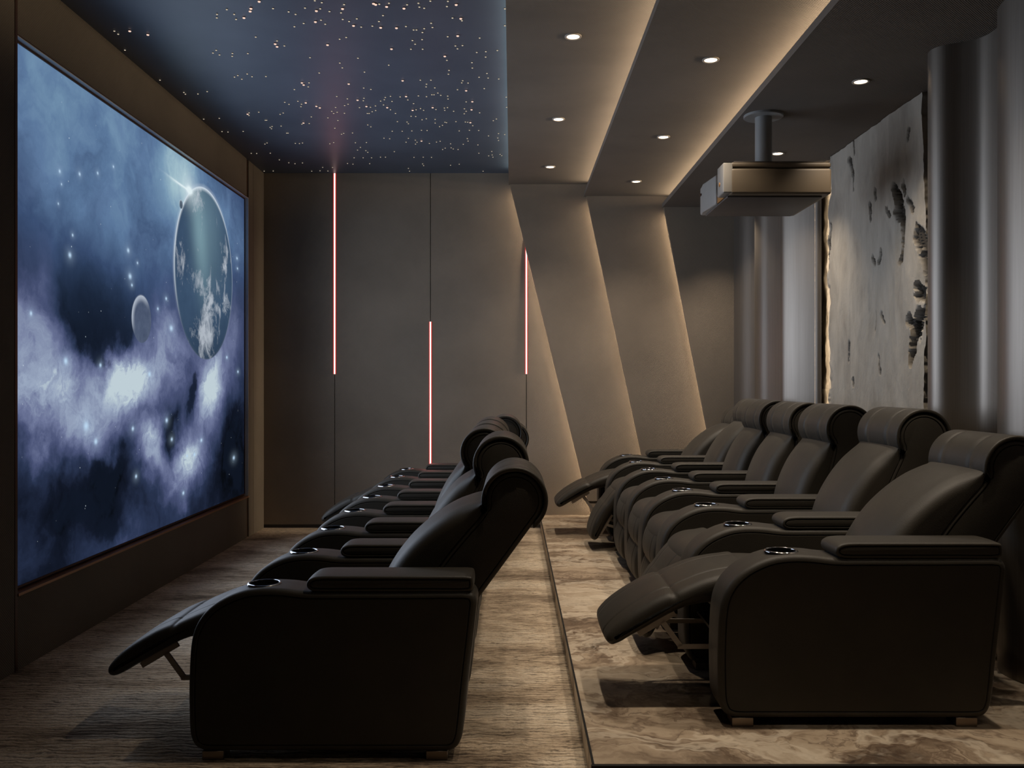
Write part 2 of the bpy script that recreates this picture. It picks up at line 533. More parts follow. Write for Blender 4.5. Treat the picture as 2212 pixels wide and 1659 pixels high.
    sp = m.mix(m.noise(p, 12, 6, .65), lin((52, 64, 88)), lin((92, 104, 128)))
    col = planet(col, 5.68, 1.738, .150, sp, lin((190, 200, 214)), Vector((-.6, .8, 0)), .35, .75)
    mp = m.mix(m.noise(p, 40, 3), lin((52, 66, 84)), lin((92, 108, 124)))
    col = planet(col, 6.355, 2.596, .032, mp, lin((186, 200, 212)), Vector((-.6, .8, 0)), .4, .8)
    # sun glint on the planet rim
    gl = total([blob(p, 409, 411, 6, 8, 1.), blob(p, 409, 411, 16, 30, .45), blob(p, 388, 398, 17, 3.0, .5, .02), blob(p, 384, 394, 22, 2.0, .4, .05)])
    col = m.mix(m.math('MINIMUM', gl, 1.), col, lin((226, 240, 244)))
    e = m.n('ShaderNodeEmission'); m.put(e.inputs[0], col); e.inputs[1].default_value = 1.0
    m.t.links.new(e.outputs[0], m.out.inputs[0])
    m.mat.cycles.emission_sampling = 'NONE'      # the glow lamp lights the room
    return m.mat
M['nebula'] = nebula()

# ---------------------------------------------------------------- room shell
PZ = .118                       # platform height
XL, XR, YN, YB = -2.295, 2.45, -.7, 8.35
Z0, Z1, Z2, Z3 = 3.28, 3.162, 3.039, 2.925   # star ceiling, soffit 1..3 undersides

obj('floor', box_mesh('floor', M['carpet'], XL - .2, XR, YN, YB + .1, -.1, 0), kind='structure')

# marble platform with dark nosing
bm = bmesh.new()
add_box(bm, .262, XR, 2.875, YB + .02, 0, PZ - .006)
for f in bm.faces:
    n = f.normal
    f.material_index = 1 if n.x < -.5 else (2 if n.y < -.5 else 0)
pl = obj('platform', finish(bm, 'platform', [M['marble'], simple('pale carpeted riser', (214, 198, 176), .9, spec=.1), M['dark']]), kind='structure')
obj('floor_platform', box_mesh('floor_platform', M['marble'], .263, XR, 2.88, YB + .02, PZ - .006, PZ), kind='structure')
bm = bmesh.new()
add_box(bm, .256, .2625, 2.872, YB, PZ - .005, PZ + .001)
add_box(bm, .252, XR, 2.862, 2.8755, PZ - .02, PZ + .001)
obj('trim_platform_edge', finish(bm, 'trim_platform_edge', M['dark'], False), kind='structure')

# back wall: backing, baseboard, four cloth panels with grooves
GX = (-1.64, -.754, .133)
obj('wall_back', box_mesh('wall_back', M['dark'], XL - .2, XR + .1, YB + .02, YB + .12, 0, Z0 + .2), kind='structure')
xs = [XL] + list(GX) + [1.2]
for i in range(4):
    a = xs[i] + (.003 if i else 0)
    b = xs[i + 1] - .003
    obj('wall_panel_back', box_mesh('wall_panel_back', M['wall_cloth'], a, b, YB, YB + .022, .031, Z0), kind='structure')
obj('baseboard_back', box_mesh('baseboard_back', M['groove'], XL, .26, YB + .004, YB + .022, 0, .030), kind='structure')

# slanted wall layers that carry on the ceiling soffits
def slanted(y, x_top, z_top, x_bot, right):
    pts = [(x_bot, PZ), (right, PZ), (right, z_top), (x_top, z_top)]
    return obj('wall_panel_slanted', prism('wall_panel_slanted', [M['wall_cloth']], pts, y, y + .03), kind='structure')
slanted(8.28, -.030, Z1 + .04, .728, XR)
slanted(8.21, .669, Z2 + .04, 1.299, XR)
slanted(8.14, 1.361, Z3 + .04, 1.913, XR)

# ceilings
obj('ceiling', box_mesh('ceiling', M['ceil'], XL - .2, .9, YN, YB + .1, Z0, Z0 + .05), kind='structure')
def soffit(x, z, yb):
    bm = bmesh.new()
    add_box(bm, x, XR + .05, YN, yb, z, z + .04)
    bm.faces.ensure_lookup_table()
    for f in bm.faces:
        f.material_index = 1 if f.normal.x < -.5 else 0
    return obj('ceiling_panel', finish(bm, 'ceiling_panel', [M['soffit'], M['soffit_edge']], False), kind='structure')
soffit(-.030, Z1, 8.31)
soffit(.657, Z2, 8.24)
soffit(1.359, Z3, 8.17)

# left wall with the screen recess
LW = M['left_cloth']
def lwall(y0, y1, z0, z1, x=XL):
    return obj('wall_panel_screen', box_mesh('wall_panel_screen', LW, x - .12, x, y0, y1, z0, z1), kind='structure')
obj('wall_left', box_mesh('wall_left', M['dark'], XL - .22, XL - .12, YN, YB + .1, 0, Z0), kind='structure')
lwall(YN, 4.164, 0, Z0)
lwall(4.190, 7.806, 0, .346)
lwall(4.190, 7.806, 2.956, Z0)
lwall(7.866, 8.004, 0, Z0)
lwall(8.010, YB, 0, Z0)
def trim(k, x0, x1, y0, y1, z0, z1, m='bronze'):
    return obj('trim_%d' % k, box_mesh('trim', M[m], x0, x1, y0, y1, z0, z1), kind='structure')
trim(1, XL - .1, XL + .002, 4.166, 4.187, 0, Z0 - .002, 'bronze_dark')
trim(2, XL - .1, XL - .008, 7.808, 7.864, 2.956, Z0 - .002, 'bronze_dark')
trim(3, XL - .1, XL - .008, 7.808, 7.864, 0, .346, 'bronze_dark')
trim(4, XL - .05, XL + .006, 4.190, 7.864, .344, .357, 'bronze')
trim(5, XL - .05, XL + .001, 4.190, 7.864, 2.950, 2.955, 'bronze_dark')

# projection screen
scr = empty('projection_screen', (0, 0, 0))
tag(scr, 'huge wall screen showing a blue space scene with two planets', 'screen')
bm = bmesh.new()
vs = [bm.verts.new(c) for c in ((XS, 4.12, .377), (XS, 7.852, .377), (XS, 7.852, 2.936), (XS, 4.12, 2.936))]
bm.faces.new(vs)
me = bpy.data.meshes.new('picture'); bm.to_mesh(me); bm.free(); me.materials.append(M['nebula'])
pic = obj('picture', me, scr)
bm = bmesh.new()
add_box(bm, XS - .02, XS + .006, 4.10, 7.858, .368, .378)
add_box(bm, XS - .02, XS + .006, 4.10, 7.858, 2.935, 2.946)
add_box(bm, XS - .02, XS + .006, 7.850, 7.860, .378, 2.935)
add_box(bm, XS - .02, XS + .006, 4.10, 4.12, .378, 2.935)
obj('frame', finish(bm, 'frame', M['bronze_dark'], False), scr)
# reveal of the recess, pale so that it takes the glow of the picture
bm = bmesh.new()
add_box(bm, XL - .11, XL - .001, 4.190, 7.864, 2.946, 2.950)
add_box(bm, XL - .11, XL - .001, 7.860, 7.8655, .357, 2.950)
obj('trim_screen_reveal', finish(bm, 'trim_screen_reveal', simple('pale reveal', (205, 205, 205), .4), False), kind='structure')

# side and rear closure of the room
obj('wall_right', box_mesh('wall_right', M['dark'], XR, XR + .1, YN, YB + .1, 0, Z0 + .1), kind='structure')
obj('wall_rear', box_mesh('wall_rear', M['left_cloth'], XL - .2, XR + .1, YN - .1, YN, -.1, Z0 + .1), kind='structure')

# fluted metal cladding of the right wall, two runs either side of the stone
def cladding(pts):
    line = cr(pts, 8, closed=False)
    bm = bmesh.new()
    a = [bm.verts.new((x, y, PZ)) for y, x in line]
    b = [bm.verts.new((x, y, Z3)) for y, x in line]
    a2 = [bm.verts.new((x + .02, y, PZ)) for y, x in line]
    b2 = [bm.verts.new((x + .02, y, Z3)) for y, x in line]
    n = len(line)
    for i in range(n - 1):
        bm.faces.new((a[i], a[i + 1], b[i + 1], b[i]))
        bm.faces.new((a2[i + 1], a2[i], b2[i], b2[i + 1]))
    for i in (0, n - 1):
        bm.faces.new((a[i], b[i], b2[i], a2[i]))
    return obj('wall_cladding_right', finish(bm, 'wall_cladding_right', M['metal'], True, 60), kind='structure')
cladding([(2.0, 2.17), (2.25, 2.05), (2.55, 2.17), (2.85, 2.05), (3.12, 2.17), (3.25, 2.20), (3.45, 2.17), (3.6, 2.09), (3.74, 2.048), (3.86, 2.075), (3.96, 2.145), (4.06, 2.172), (4.15, 2.161), (4.21, 2.10), (4.25, 2.03),
          (4.30, 2.002), (4.365, 2.010), (4.45, 2.07), (4.55, 2.16), (4.65, 2.21), (4.78, 2.24)])
cladding([(6.475, 2.20), (6.55, 2.11), (6.62, 2.04), (6.69, 1.998), (6.77, 2.02), (6.9, 2.10), (7.05, 2.165), (7.2, 2.13), (7.33, 2.08), (7.41, 2.035), (7.49, 2.02), (7.57, 2.035), (7.68, 2.10), (7.78, 2.15), (7.9, 2.11), (8.02, 2.04), (8.136, 2.0)])

# ---------------------------------------------------------------- rough stone slab
def stone_slab():
    NY, NZ = 240, 320
    ya, yb = 4.86, 6.9
    za, zb = PZ + .002, Z3 - .004
    def Pst(x, y):
        Y = 2.24 * F / (x - 1106)
        return Y, CAMZ - (y - 829.5) * Y / F
    chips = []
    for poly, depth in (
        ([(1938, 425, 8), (1945, 455, 9), (1948, 480, 8), (1950, 510, 6), (1948, 545, 7), (1942, 565, 4)], .075),
        ([(1934, 405, 5), (1936, 425, 4)], .05),
        ([(1950, 400, 6), (1954, 415, 4)], .05), ([(1962, 430, 3), (1975, 450, 4)], .03),
        ([(1920, 450, 4), (1924, 465, 3)], .04), ([(1880, 440, 3), (1883, 475, 2.5)], .035), ([(1892, 415, 3), (1894, 430, 2)], .03),
        ([(1985, 500, 9), (1990, 520, 10), (2000, 540, 8)], .04), ([(1992, 560, 7), (1998, 590, 8), (2002, 620, 7)], .04),
        ([(1982, 620, 6), (1985, 634, 8), (1978, 640, 4)], .06), ([(1994, 650, 6), (1996, 680, 6), (1992, 695, 3)], .06),
        ([(1984, 680, 8), (1980, 710, 11), (1977, 740, 12), (1968, 775, 6)], .075), ([(1966, 690, 6), (1970, 700, 5)], .06),
        ([(1893, 665, 2.2), (1892, 690, 3), (1891, 712, 1.6)], .03), ([(1908, 680, 3), (1913, 697, 2)], .025),
        ([(1889, 555, 3), (1893, 572, 2)], .035), ([(1904, 545, 3), (1900, 567, 2.5)], .03), ([(1844, 385, 2), (1846, 410, 1.6)], .03),
        ([(1795, 490, 4), (1792, 540, 4), (1790, 580, 2)], .04), ([(1846, 300, 2), (1848, 330, 2)], .03), ([(1836, 345, 3), (1842, 372, 3)], .025),
        ([(1838, 740, 2), (1836, 780, 1.5)], .02), ([(1902, 770, 2), (1906, 805, 1.6)], .02), ([(1965, 280, 3), (1963, 300, 3)], .02), ([(1845, 820, 3), (1846, 830, 3)], .03)):
        pts = []
        for (x, y, r) in poly:
            Y, z = Pst(x, y)
            pts.append((Y, z, r * Y / F * (Y / 2.24) * .8, r * Y / F * 1.5))
        chips.append((pts, depth))
    bm = bmesh.new()
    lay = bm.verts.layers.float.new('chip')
    rows = []
    for j in range(NZ + 1):
        z = za + (zb - za) * j / NZ
        # ragged far edge and near edge
        e1 = mnoise.fractal(Vector((3.1, 1.0, z * 2.1)), .9, 2.1, 6) * .035 + mnoise.fractal(Vector((9.1, 4.0, z * 9)), .9, 2.1, 4) * .012
        yfar = 6.80 + e1 * .8 + (.05 if z < 1.30 else 0)
        ynear = 4.90 + mnoise.fractal(Vector((7.7, 2.0, z * 2.5)), .9, 2.1, 5) * .05
        row = []
        for i in range(NY + 1):
            t = i / NY
            y = ynear + (yfar - ynear) * t
            d = 0.
            # chipped broken strip along the far edge
            strip = .50 + .09 * mnoise.noise(Vector((5.5, 0, z * 2.4))) + .03 * mnoise.noise(Vector((1.5, 0, z * 8)))
            s = (y - (yfar - strip)) / strip
            if s > 0:
                d += .02 * min(1, s * 5) + .07 * s + .018 * mnoise.fractal(Vector((y * 14, 2, z * 6)), .9, 2.1, 5)
            v = Vector((y * 3.2, 0.3, z * 1.3))
            d += .008 * mnoise.fractal(v * 1.3, .9, 2.1, 6) + .0035 * mnoise.fractal(Vector((y * 16, 1.2, z * 4)), .8, 2.1, 5)
            r1 = mnoise.noise(Vector((y * 7, 8.8, z * 2.0)))
            if r1 > .38: d += (r1 - .38) * .05
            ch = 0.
            wob = mnoise.fractal(Vector((y * 22, 3.3, z * 14)), .9, 2.1, 4)
            for pts, depth in chips:
                if z > max(q[1] for q in pts) + .12 or z < min(q[1] for q in pts) - .12: continue
                best = 9
                if len(pts) == 1: segs = [(pts[0], pts[0])]
                else: segs = list(zip(pts, pts[1:]))
                for a, b in segs:
                    dy, dz = b[0] - a[0], b[1] - a[1]
                    L2 = dy * dy + dz * dz
                    u = 0 if L2 < 1e-9 else max(0, min(1, ((y - a[0]) * dy + (z - a[1]) * dz) / L2))
                    ry = a[2] + (b[2] - a[2]) * u
                    q = math.hypot((y - a[0] - dy * u) / ry, (z - a[1] - dz * u) / (ry * 1.2))
                    best = min(best, q)
                best += .75 * wob + .25 * mnoise.noise(Vector((y * 60, 1.7, z * 40)))
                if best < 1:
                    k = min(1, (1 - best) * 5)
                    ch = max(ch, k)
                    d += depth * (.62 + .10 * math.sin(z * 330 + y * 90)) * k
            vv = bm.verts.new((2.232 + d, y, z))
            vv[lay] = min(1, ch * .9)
            row.append(vv)
        rows.append(row)
    for j in range(NZ):
        for i in range(NY):
            bm.faces.new((rows[j][i], rows[j][i + 1], rows[j + 1][i + 1], rows[j + 1][i]))
    # ragged top edge: pull the outer rows down a little
    # thickness: sides to the back
    rim = rows[0] + [r[-1] for r in rows[1:]] + rows[-1][::-1][1:] + [r[0] for r in rows[::-1]][1:-1]
    back = [bm.verts.new((2.40, v.co.y, v.co.z)) for v in rim]
    n = len(rim)
    for i in range(n):
        bm.faces.new((rim[i], rim[(i + 1) % n], back[(i + 1) % n], back[i]))
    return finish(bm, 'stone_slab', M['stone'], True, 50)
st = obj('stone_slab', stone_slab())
tag(st, 'tall rough pale stone slab with chipped gouges between the metal wall panels', 'stone slab')

# ---------------------------------------------------------------- red LED strips on the back wall
def led(x, z0, z1, label):
    r = empty('wall_light_strip', (x, YB, z0))
    tag(r, label, 'light strip', 'red light strips on the back wall')
    h = z1 - z0
    obj('light_core', box_mesh('light_core', M['red_led'], -.0068, .0068, -.006, .012, 0, h), r)
    bm = bmesh.new()
    add_box(bm, -.0125, -.0068, -.004, -.0005, 0, h)  # red halo of the core, built as added glowing strips
    add_box(bm, .0068, .0125, -.004, -.0005, 0, h)
    obj('led_halo', finish(bm, 'led_halo', M['red_halo'], False), r)
def zpx(y, Y): return CAMZ - (y - 829.5) * Y / F
led(GX[0], zpx(808, YB), Z0 - .002, 'longest red light strip hanging from the ceiling near the screen')
led(GX[1], zpx(1012, YB), zpx(695, YB), 'red light strip low on the wall, ending behind the front row of recliners')
led(GX[2], zpx(808, YB), zpx(520, YB), 'red light strip cut off at the top by the slanted wall panel')

# ---------------------------------------------------------------- downlights
def downlight_mesh():
    bm = bmesh.new()
    lathe(bm, [(.0445, .0), (.0445, -.0045), (.0425, -.006), (.036, -.006), (.033, -.004), (.033, -.0005)], 40)
    ring = finish(bm, 'rim', M['light_ring'])
    bm = bmesh.new()
    rows = lathe(bm, [(.0005, -.0025), (.030, -.0025), (.0335, -.001)], 32)
    return ring, finish(bm, 'lens', M['light_glow'])
DL = downlight_mesh()
names = {0: ('beside the starry ceiling', .322, Z1), 1: ('between the two glowing ceiling steps', 1.047, Z2), 2: ('above the raised row', 1.837, Z3)}
dists = ['farthest from the back wall', 'in the middle of its row', 'closest to the back wall']
for c, (where, x, z) in names.items():
    for i, y in enumerate((4.755, 6.24, 7.61)):
        if c == 2 and i == 2: continue
        r = empty('downlight', (x, y, z))
        if c == 2:
            lab = ['round warm downlight on the lowest ceiling panel, clear of the projector', 'round warm downlight beside the projector pole on the lowest ceiling panel'][i]
        else:
            lab = 'round downlight %s, %s' % (where, dists[i])
        tag(r, lab, 'downlight', 'recessed downlights in the ceiling')
        obj('rim', DL[0], r)
        obj('lens', DL[1], r)

# ---------------------------------------------------------------- star ceiling lights
STARS = """865,3L 1154,0 1190,10 1306,20 1103,38 1182,42 1162,52L 1230,56 1298,41L 1290,63 1459,14L 1470,19L 1489,18 1539,13 1527,30L 1633,21 1617,39L 1692,13 1697,33 1722,39 1754,2 1845,3 1840,30 1888,20L 2141,42 2141,130
937,41 822,40L 818,54L 786,88L 697,46 646,71 645,89 735,71 745,97 1018,58 1054,71 1508,77 1372,94 1299,97 1332,108 1186,101 1157,109L 1096,118 1208,122 1048,135 1355,129L 1395,137 1453,132 1487,108 1496,139L 1578,141L 1627,134 1667,152 1682,152 1713,165 1722,145 1765,139 1758,117 1869,90 1912,92L 1918,104 1896,182L 1844,187
113,158 133,174 193,157L 287,176L 168,257 847,189 958,209 948,224L 958,238L 996,235 1220,229L 1283,200 1317,191 1552,250L 1653,252 1675,226 1661,207 1711,202 1714,252 1921,233 1884,235 1895,250 2010,194 1995,269 2042,265 2041,293 2102,259
625,272 642,258 659,282 726,274 725,289 806,275 1129,296 1378,299 1284,324 1297,349 1177,376 1412,371 1538,335 1829,288L 1840,310 1851,362 1848,382 1970,322 1972,350 2048,378 2054,402 2007,398 2109,407 2034,457
350,413 737,397 754,389 775,408 803,381 828,395 900,394 1087,426L 1096,437L 1124,427 1120,448 1048,462 1330,432L 1408,454 1445,461 1610,415L 1702,413 1757,413 1734,434 1732,448 1777,453 1922,416 1917,427 1950,428 1895,463 1940,467L
474,477 482,486 547,485 595,473 1268,498 1323,510 1376,516L 1409,507 1406,520 1496,522 1520,503 1515,515 1547,497 1555,524 1597,500 1628,497L 1637,516 1692,495 1734,499 1762,489 1773,489 1793,480 1808,492 1844,496 1846,511 1940,526 1972,524L 2148,501 2150,554
998,528 1020,539 1066,523 1085,538 1082,551 1107,530L 1162,548L 1180,556L 1262,555 1242,575 1252,586 1270,580 1309,545 1327,538 1386,556 1422,549L 1443,554 1469,547 1511,542 1530,555L 1547,567 1573,586 1308,585 1427,586 1436,586 1452,577 1470,571 1667,535 1662,569L 1680,567 1703,561 1719,570 1766,555L 1783,566 1827,558 1843,556 1829,570 1875,575 1931,562 1940,575 1930,588 1968,566L 2010,583 2097,615 2081,624
805,589L 813,583 812,597 863,580 974,591 990,584 897,622 904,622 1136,604 1222,609 1274,623 1125,639 1095,635L 1087,642 658,612 543,613 577,616 1654,601 1678,602 1711,619 1733,614 1779,617 1779,636 1583,629 1633,631 1640,640 1802,655 1817,648 1830,632 1838,634 1887,629 1936,631 1948,632 1962,633L 1974,650 1429,646 1445,656 1258,663
619,682 672,681 703,683 782,680 922,659 932,654 929,666 979,652 1008,689 1015,689 1304,690 1293,694 1350,688 1556,679 1608,679 1658,677 1708,674 1737,675 1904,677 1957,674 2005,675 2056,703 2108,691 2104,714 2108,727 2140,696
895,746 906,740 1053,742 1074,743 1090,740 1232,744 1252,738 1365,739 1376,777 1391,763 1422,738 1419,780 1429,789 1513,715 1543,718 1567,785 1640,716 1628,736 1676,725 1677,746 1685,736 1708,729L 1749,742 1786,735 1805,731 1859,744 1862,765 1873,771 1818,774 1831,767 1898,774 1925,747 1946,717 1950,730 2001,750 2006,793 2073,784 2075,802 2057,807 2079,814 2116,799 2125,806
754,794L 775,795 824,794 852,795 923,793 970,828 1019,843 1051,848 1090,844 1195,867 1246,867 1222,886 1181,885 1138,887 938,886 891,887 1324,847 1352,850 1358,817 1405,817 1449,817 1495,814 1521,814 1439,848 1669,815 1717,814 1760,815 1714,849 1719,858 1859,856 1904,850 1640,872 1646,887 2028,887""".split()
def star_mesh(r, body, tip):
    bm = bmesh.new()
    rows = lathe(bm, [(.001, 0), (r, 0), (r, -r * .55)], 10)
    rows2 = lathe(bm, [(r, -r * .55), (r * 1.02, -r * .75), (r * .85, -r * 1.15), (.0005, -r * 1.25)], 10, mi=1)
    return finish(bm, 'star_light', [body, tip])
SM = {'s': star_mesh(.0050, M['star_body'], M['star_tip']), 'L': star_mesh(.0074, M['star_amber'], M['star_red'])}
for s in STARS:
    big = s.endswith('L')
    cx, cy = s.rstrip('L').split(',')
    px, py = 200 + float(cx) / 2.404, float(cy) / 2.404
    Y = F * (Z0 - CAMZ) / (829.5 - py)
    X = (px - 1106) * Y / F
    if X < XL + .02 or X > -.036 or Y > YB - .02: continue
    o = obj('ceiling_star_light', SM['L' if big else 's'], loc=(X, Y, Z0))
    if big:
        tag(o, 'larger amber glowing star light on the dark blue ceiling', 'star light', 'larger amber star lights on the ceiling')
    else:
        tag(o, 'tiny pale star light on the dark blue ceiling', 'star light', 'tiny pale star lights on the ceiling')

# ---------------------------------------------------------------- projector
pj = empty('projector', (1.47, 5.34, Z3))
tag(pj, 'large boxy projector hanging from a round pole under the ceiling', 'projector')
def pobj(name, me, parent=None):
    o = obj(name, me, parent or pj)
    if parent is None: o.location = (-1.47, -5.34, -Z3)
    return o
bm = bmesh.new()
add_box(bm, 1.212, 1.772, 5.0, 5.67, 2.383, 2.527, .014, 3)
add_box(bm, 1.214, 1.770, 5.002, 5.668, 2.5285, 2.561, .012, 3)
body = pobj('body', finish(bm, 'body', M['proj_body']))
pobj('top_plate', box_mesh('top_plate', M['proj_under'], 1.235, 1.745, 5.03, 5.62, 2.561, 2.5725, .004), body)
pobj('bottom_plate', prism('bottom_plate', M['proj_under'], [(1.205, 2.384), (1.735, 2.384), (1.735, 2.373), (1.205, 2.373)], 5.05, 5.62, .004), body)
bm = bmesh.new()
add_box(bm, 1.170, 1.225, 5.003, 5.147, 2.390, 2.557, .007, 3)
pobj('front_panel', finish(bm, 'front_panel', M['proj_front']))
def poly_block(name, pts, z0, z1, mat, bev):
    bm = bmesh.new()
    a = [bm.verts.new((x, y, z0)) for x, y in pts]
    b = [bm.verts.new((x, y, z1)) for x, y in pts]
    n = len(pts)
    bm.faces.new(a[::-1]); bm.faces.new(b)
    for i in range(n): bm.faces.new((a[i], a[(i + 1) % n], b[(i + 1) % n], b[i]))
    bmesh.ops.bevel(bm, geom=bm.edges[:], offset=bev, segments=3, profile=.5, affect='EDGES')
    return finish(bm, name, mat)
fp2 = pobj('front_panel', poly_block('front_panel', [(1.194, 5.30), (1.174, 5.56), (1.180, 5.664), (1.25, 5.664), (1.25, 5.30)], 2.386, 2.559, M['proj_front'], .012))
pobj('slot', box_mesh('slot', M['bronze_dark'], 1.170, 1.19, 5.60, 5.635, 2.50, 2.512), fp2)
bm = bmesh.new()
lathe(bm, [(.0005, 0), (.011, 0), (.013, .004), (.013, .012)], 20, axis='X', c=(1.1665, 5.085, 2.452))
pobj('sensor', finish(bm, 'sensor', M['amber']))
bm = bmesh.new()
add_box(bm, 1.206, 1.226, 5.147, 5.30, 2.39, 2.555)
pobj('lens_recess', finish(bm, 'lens_recess', M['amber'], False))
bm = bmesh.new()
lathe(bm, [(.0005, .004), (.03, .0), (.052, .006)], 32, mi=1, axis='X', c=(1.198, 5.223, 2.472))
lathe(bm, [(.052, .006), (.054, -.002), (.060, -.002), (.062, .004), (.062, .035)], 32, axis='X', c=(1.198, 5.223, 2.472))
pobj('lens', finish(bm, 'lens', [M['proj_under'], M['lens']]))
bm = bmesh.new()
lathe(bm, [(.049, 2.5725), (.049, 2.915)], 40, c=(1.493, 5.36, 0))
pole = pobj('pole', finish(bm, 'pole', M['pole']))
bm = bmesh.new()
lathe(bm, [(.049, 2.915), (.049, 2.911), (.112, 2.911), (.115, 2.914), (.115, 2.925), (.001, 2.925)], 56, c=(1.493, 5.36, 0))
pobj('ceiling_flange', finish(bm, 'ceiling_flange', M['pole']))

# ---------------------------------------------------------------- recliners
AW = .088                      # half arm width
HG = .2275                     # half gap between arms
LE = M['leather']
arm_prof = cr([(-.10, .030), (-.16, .030), (-.195, .033), (-.222, .047), (-.238, .075), (-.244, .11), (-.246, .16), (-.247, .25), (-.244, .35), (-.239, .41), (-.230, .452), (-.213, .49), (-.187, .524), (-.15, .555), (-.10, .582), (-.05, .599), (0, .606), (.05, .607), (.10, .604), (.14, .599), (.18, .596),
               (.3, .596), (.5, .596), (.68, .597), (.735, .596), (.76, .588), (.773, .565), (.770, .52), (.757, .40), (.742, .27), (.727, .12), (.719, .075), (.703, .045), (.678, .032), (.65, .030), (.5, .030), (.2, .030)], 4)

def arm_mesh():
    bm = bmesh.new()
    loft(bm, arm_prof, round_rings(AW, .021, 0, (), True, steps=3))
    me = finish(bm, 'armrest', [LE, M['cup']])
    # round well for the cup holder
    b2 = bmesh.new()
    bmesh.ops.create_cone(b2, cap_ends=True, segments=48, radius1=.0515, radius2=.0515, depth=.12)
    bmesh.ops.translate(b2, verts=b2.verts[:], vec=(0, 0, .585))
    for f in b2.faces: f.material_index = 1
    cme = finish(b2, 'cut', [LE, M['cup']])
    ao = bpy.data.objects.new('tmp_arm', me); co = bpy.data.objects.new('tmp_cut', cme)
    COL.objects.link(ao); COL.objects.link(co)
    md = ao.modifiers.new('b', 'BOOLEAN'); md.operation = 'DIFFERENCE'; md.object = co; md.solver = 'EXACT'
    dg = bpy.context.evaluated_depsgraph_get()
    dg.update()
    res = bpy.data.meshes.new_from_object(ao.evaluated_get(dg))
    res.name = 'armrest'
    for p in res.polygons:
        nn = abs(p.normal.y)
        if nn > .995 and p.area > .002: p.use_smooth = False
    bpy.data.objects.remove(ao); bpy.data.objects.remove(co)
    bpy.data.meshes.remove(me); bpy.data.meshes.remove(cme)
    return res

def pad_mesh():
    pr = cr([(.30, .594), (.22, .594), (.190, .597), (.174, .607), (.170, .620), (.175, .634), (.190, .644), (.215, .649), (.30, .650), (.5, .650), (.70, .650), (.742, .649), (.756, .645), (.760, .632), (.760, .612), (.755, .600), (.742, .595), (.6, .594), (.45, .594)], 4)
    bm = bmesh.new()
    h, r = AW - .005, .009
    L = [(-h, r + .008), (-h + .0006, r + .006)]
    # flat side, piped seam, rounded shoulder
    L += [(-h + .006, r + .0038), (-h + .0004, r + .001)]
    for k in range(6):
        t = k / 5 * PI / 2
        L.append((-h + r - r * math.cos(t), r - r * math.sin(t)))
    L += [(-h * .5, -.0015), (0, -.0025)]
    L = L + [(-y, i) for y, i in L[:-1][::-1]]
    loft(bm, pr, L)
    return finish(bm, 'arm_pad', LE)

def cup_mesh():
    bm = bmesh.new()
    lathe(bm, [(.0515, .001), (.0525, .0035), (.055, .0048), (.058, .0038), (.0605, .0015), (.061, -.002)], 48)
    return finish(bm, 'cup_ring', M['chrome'])

def cup_liner():
    bm = bmesh.new()
    lathe(bm, [(.0512, .002), (.050, -.004), (.048, -.07), (.044, -.076), (.0005, -.077)], 40)
    return finish(bm, 'cup_liner', M['cup'])

# backrest in the fully reclined pose, head roll centred at HC
HC = Vector((.908, .895))
def back_meshes():
    seam = [(.80, .872), (.775, .835), (.735, .79), (.66, .70), (.59, .60), (.53, .50), (.49, .42)]
    head = [(HC.x + .108 * math.cos(math.radians(a)), HC.y + .108 * math.sin(math.radians(a))) for a in range(192, -42, -12)]
    shell_pts = head + [(.972, .800), (.93, .742), (.86, .646), (.79, .551), (.72, .455), (.66, .375), (.60, .335), (.54, .345)] + seam[::-1]
    bm = bmesh.new()
    loft(bm, cr(shell_pts, 2), round_rings(HG - .004, .016, 0, (), True, steps=4))
    shell = finish(bm, 'backrest', LE)
    front = [(.36, .40), (.372, .47), (.395, .545), (.437, .628), (.498, .712), (.579, .788), (.663, .845), (.735, .876), (.785, .888)]
    s2 = [(.800, .878)] + [(x + .006, z - .004) for x, z in seam[1:]]
    pts = cr(front, 4, closed=False) + cr(s2, 3, closed=False)
    nf = len(cr(front, 4, closed=False))
    wts = [1.0] * len(pts)
    for i in range(len(pts)):
        if i >= nf: wts[i] = .12
    for k in range(6):
        wts[nf - 1 - k] = .15 + .85 * k / 6
    h = HG - .005
    R = []
    for k in range(9):
        t = k / 8 * PI / 2
        R.append((-h + .075 * (1 - math.cos(t)), .055 * (1 - math.sin(t))))
    for k in range(1, 8):
        y = (-h + .075) + 2 * (h - .075) * k / 8
        R.append((y, -.012 * (1 - (y / (h - .075)) ** 2)))
    R += [(-y, i) for y, i in R[:9][::-1]]
    bm = bmesh.new()
    loft(bm, pts, R, wts)
    cush = finish(bm, 'back_cushion', LE)
    # padded wrap round the head roll
    ro, ri = .125, .1085
    out = [(HC.x + ro * math.cos(math.radians(a)), HC.y + ro * math.sin(math.radians(a))) for a in range(188, -50, -7)]
    tipf = [(.7865, .858), (.7935, .852), (.800, .858)]
    rear_d = Vector((-.59, -.807))
    a0 = Vector(out[-1])
    tipr = [tuple(a0 + rear_d * .018), tuple(a0 + rear_d * .026 + Vector((-.006, .003)))]
    inn = [(HC.x + ri * math.cos(math.radians(a)), HC.y + ri * math.sin(math.radians(a))) for a in range(-46, 194, 8)]
    prof = tipf + out + tipr + inn
    prof = [tuple(Vector(p)) for p in prof]
    bm = bmesh.new()
    q = HG * .5
    rings = round_rings(HG + .002, .007, 0, (-q, q), False, gw=.0035, gd=.0025, steps=12)
    loft(bm, prof, rings)
    wrap = finish(bm, 'headrest', LE, True, 50)
    return shell, cush, wrap

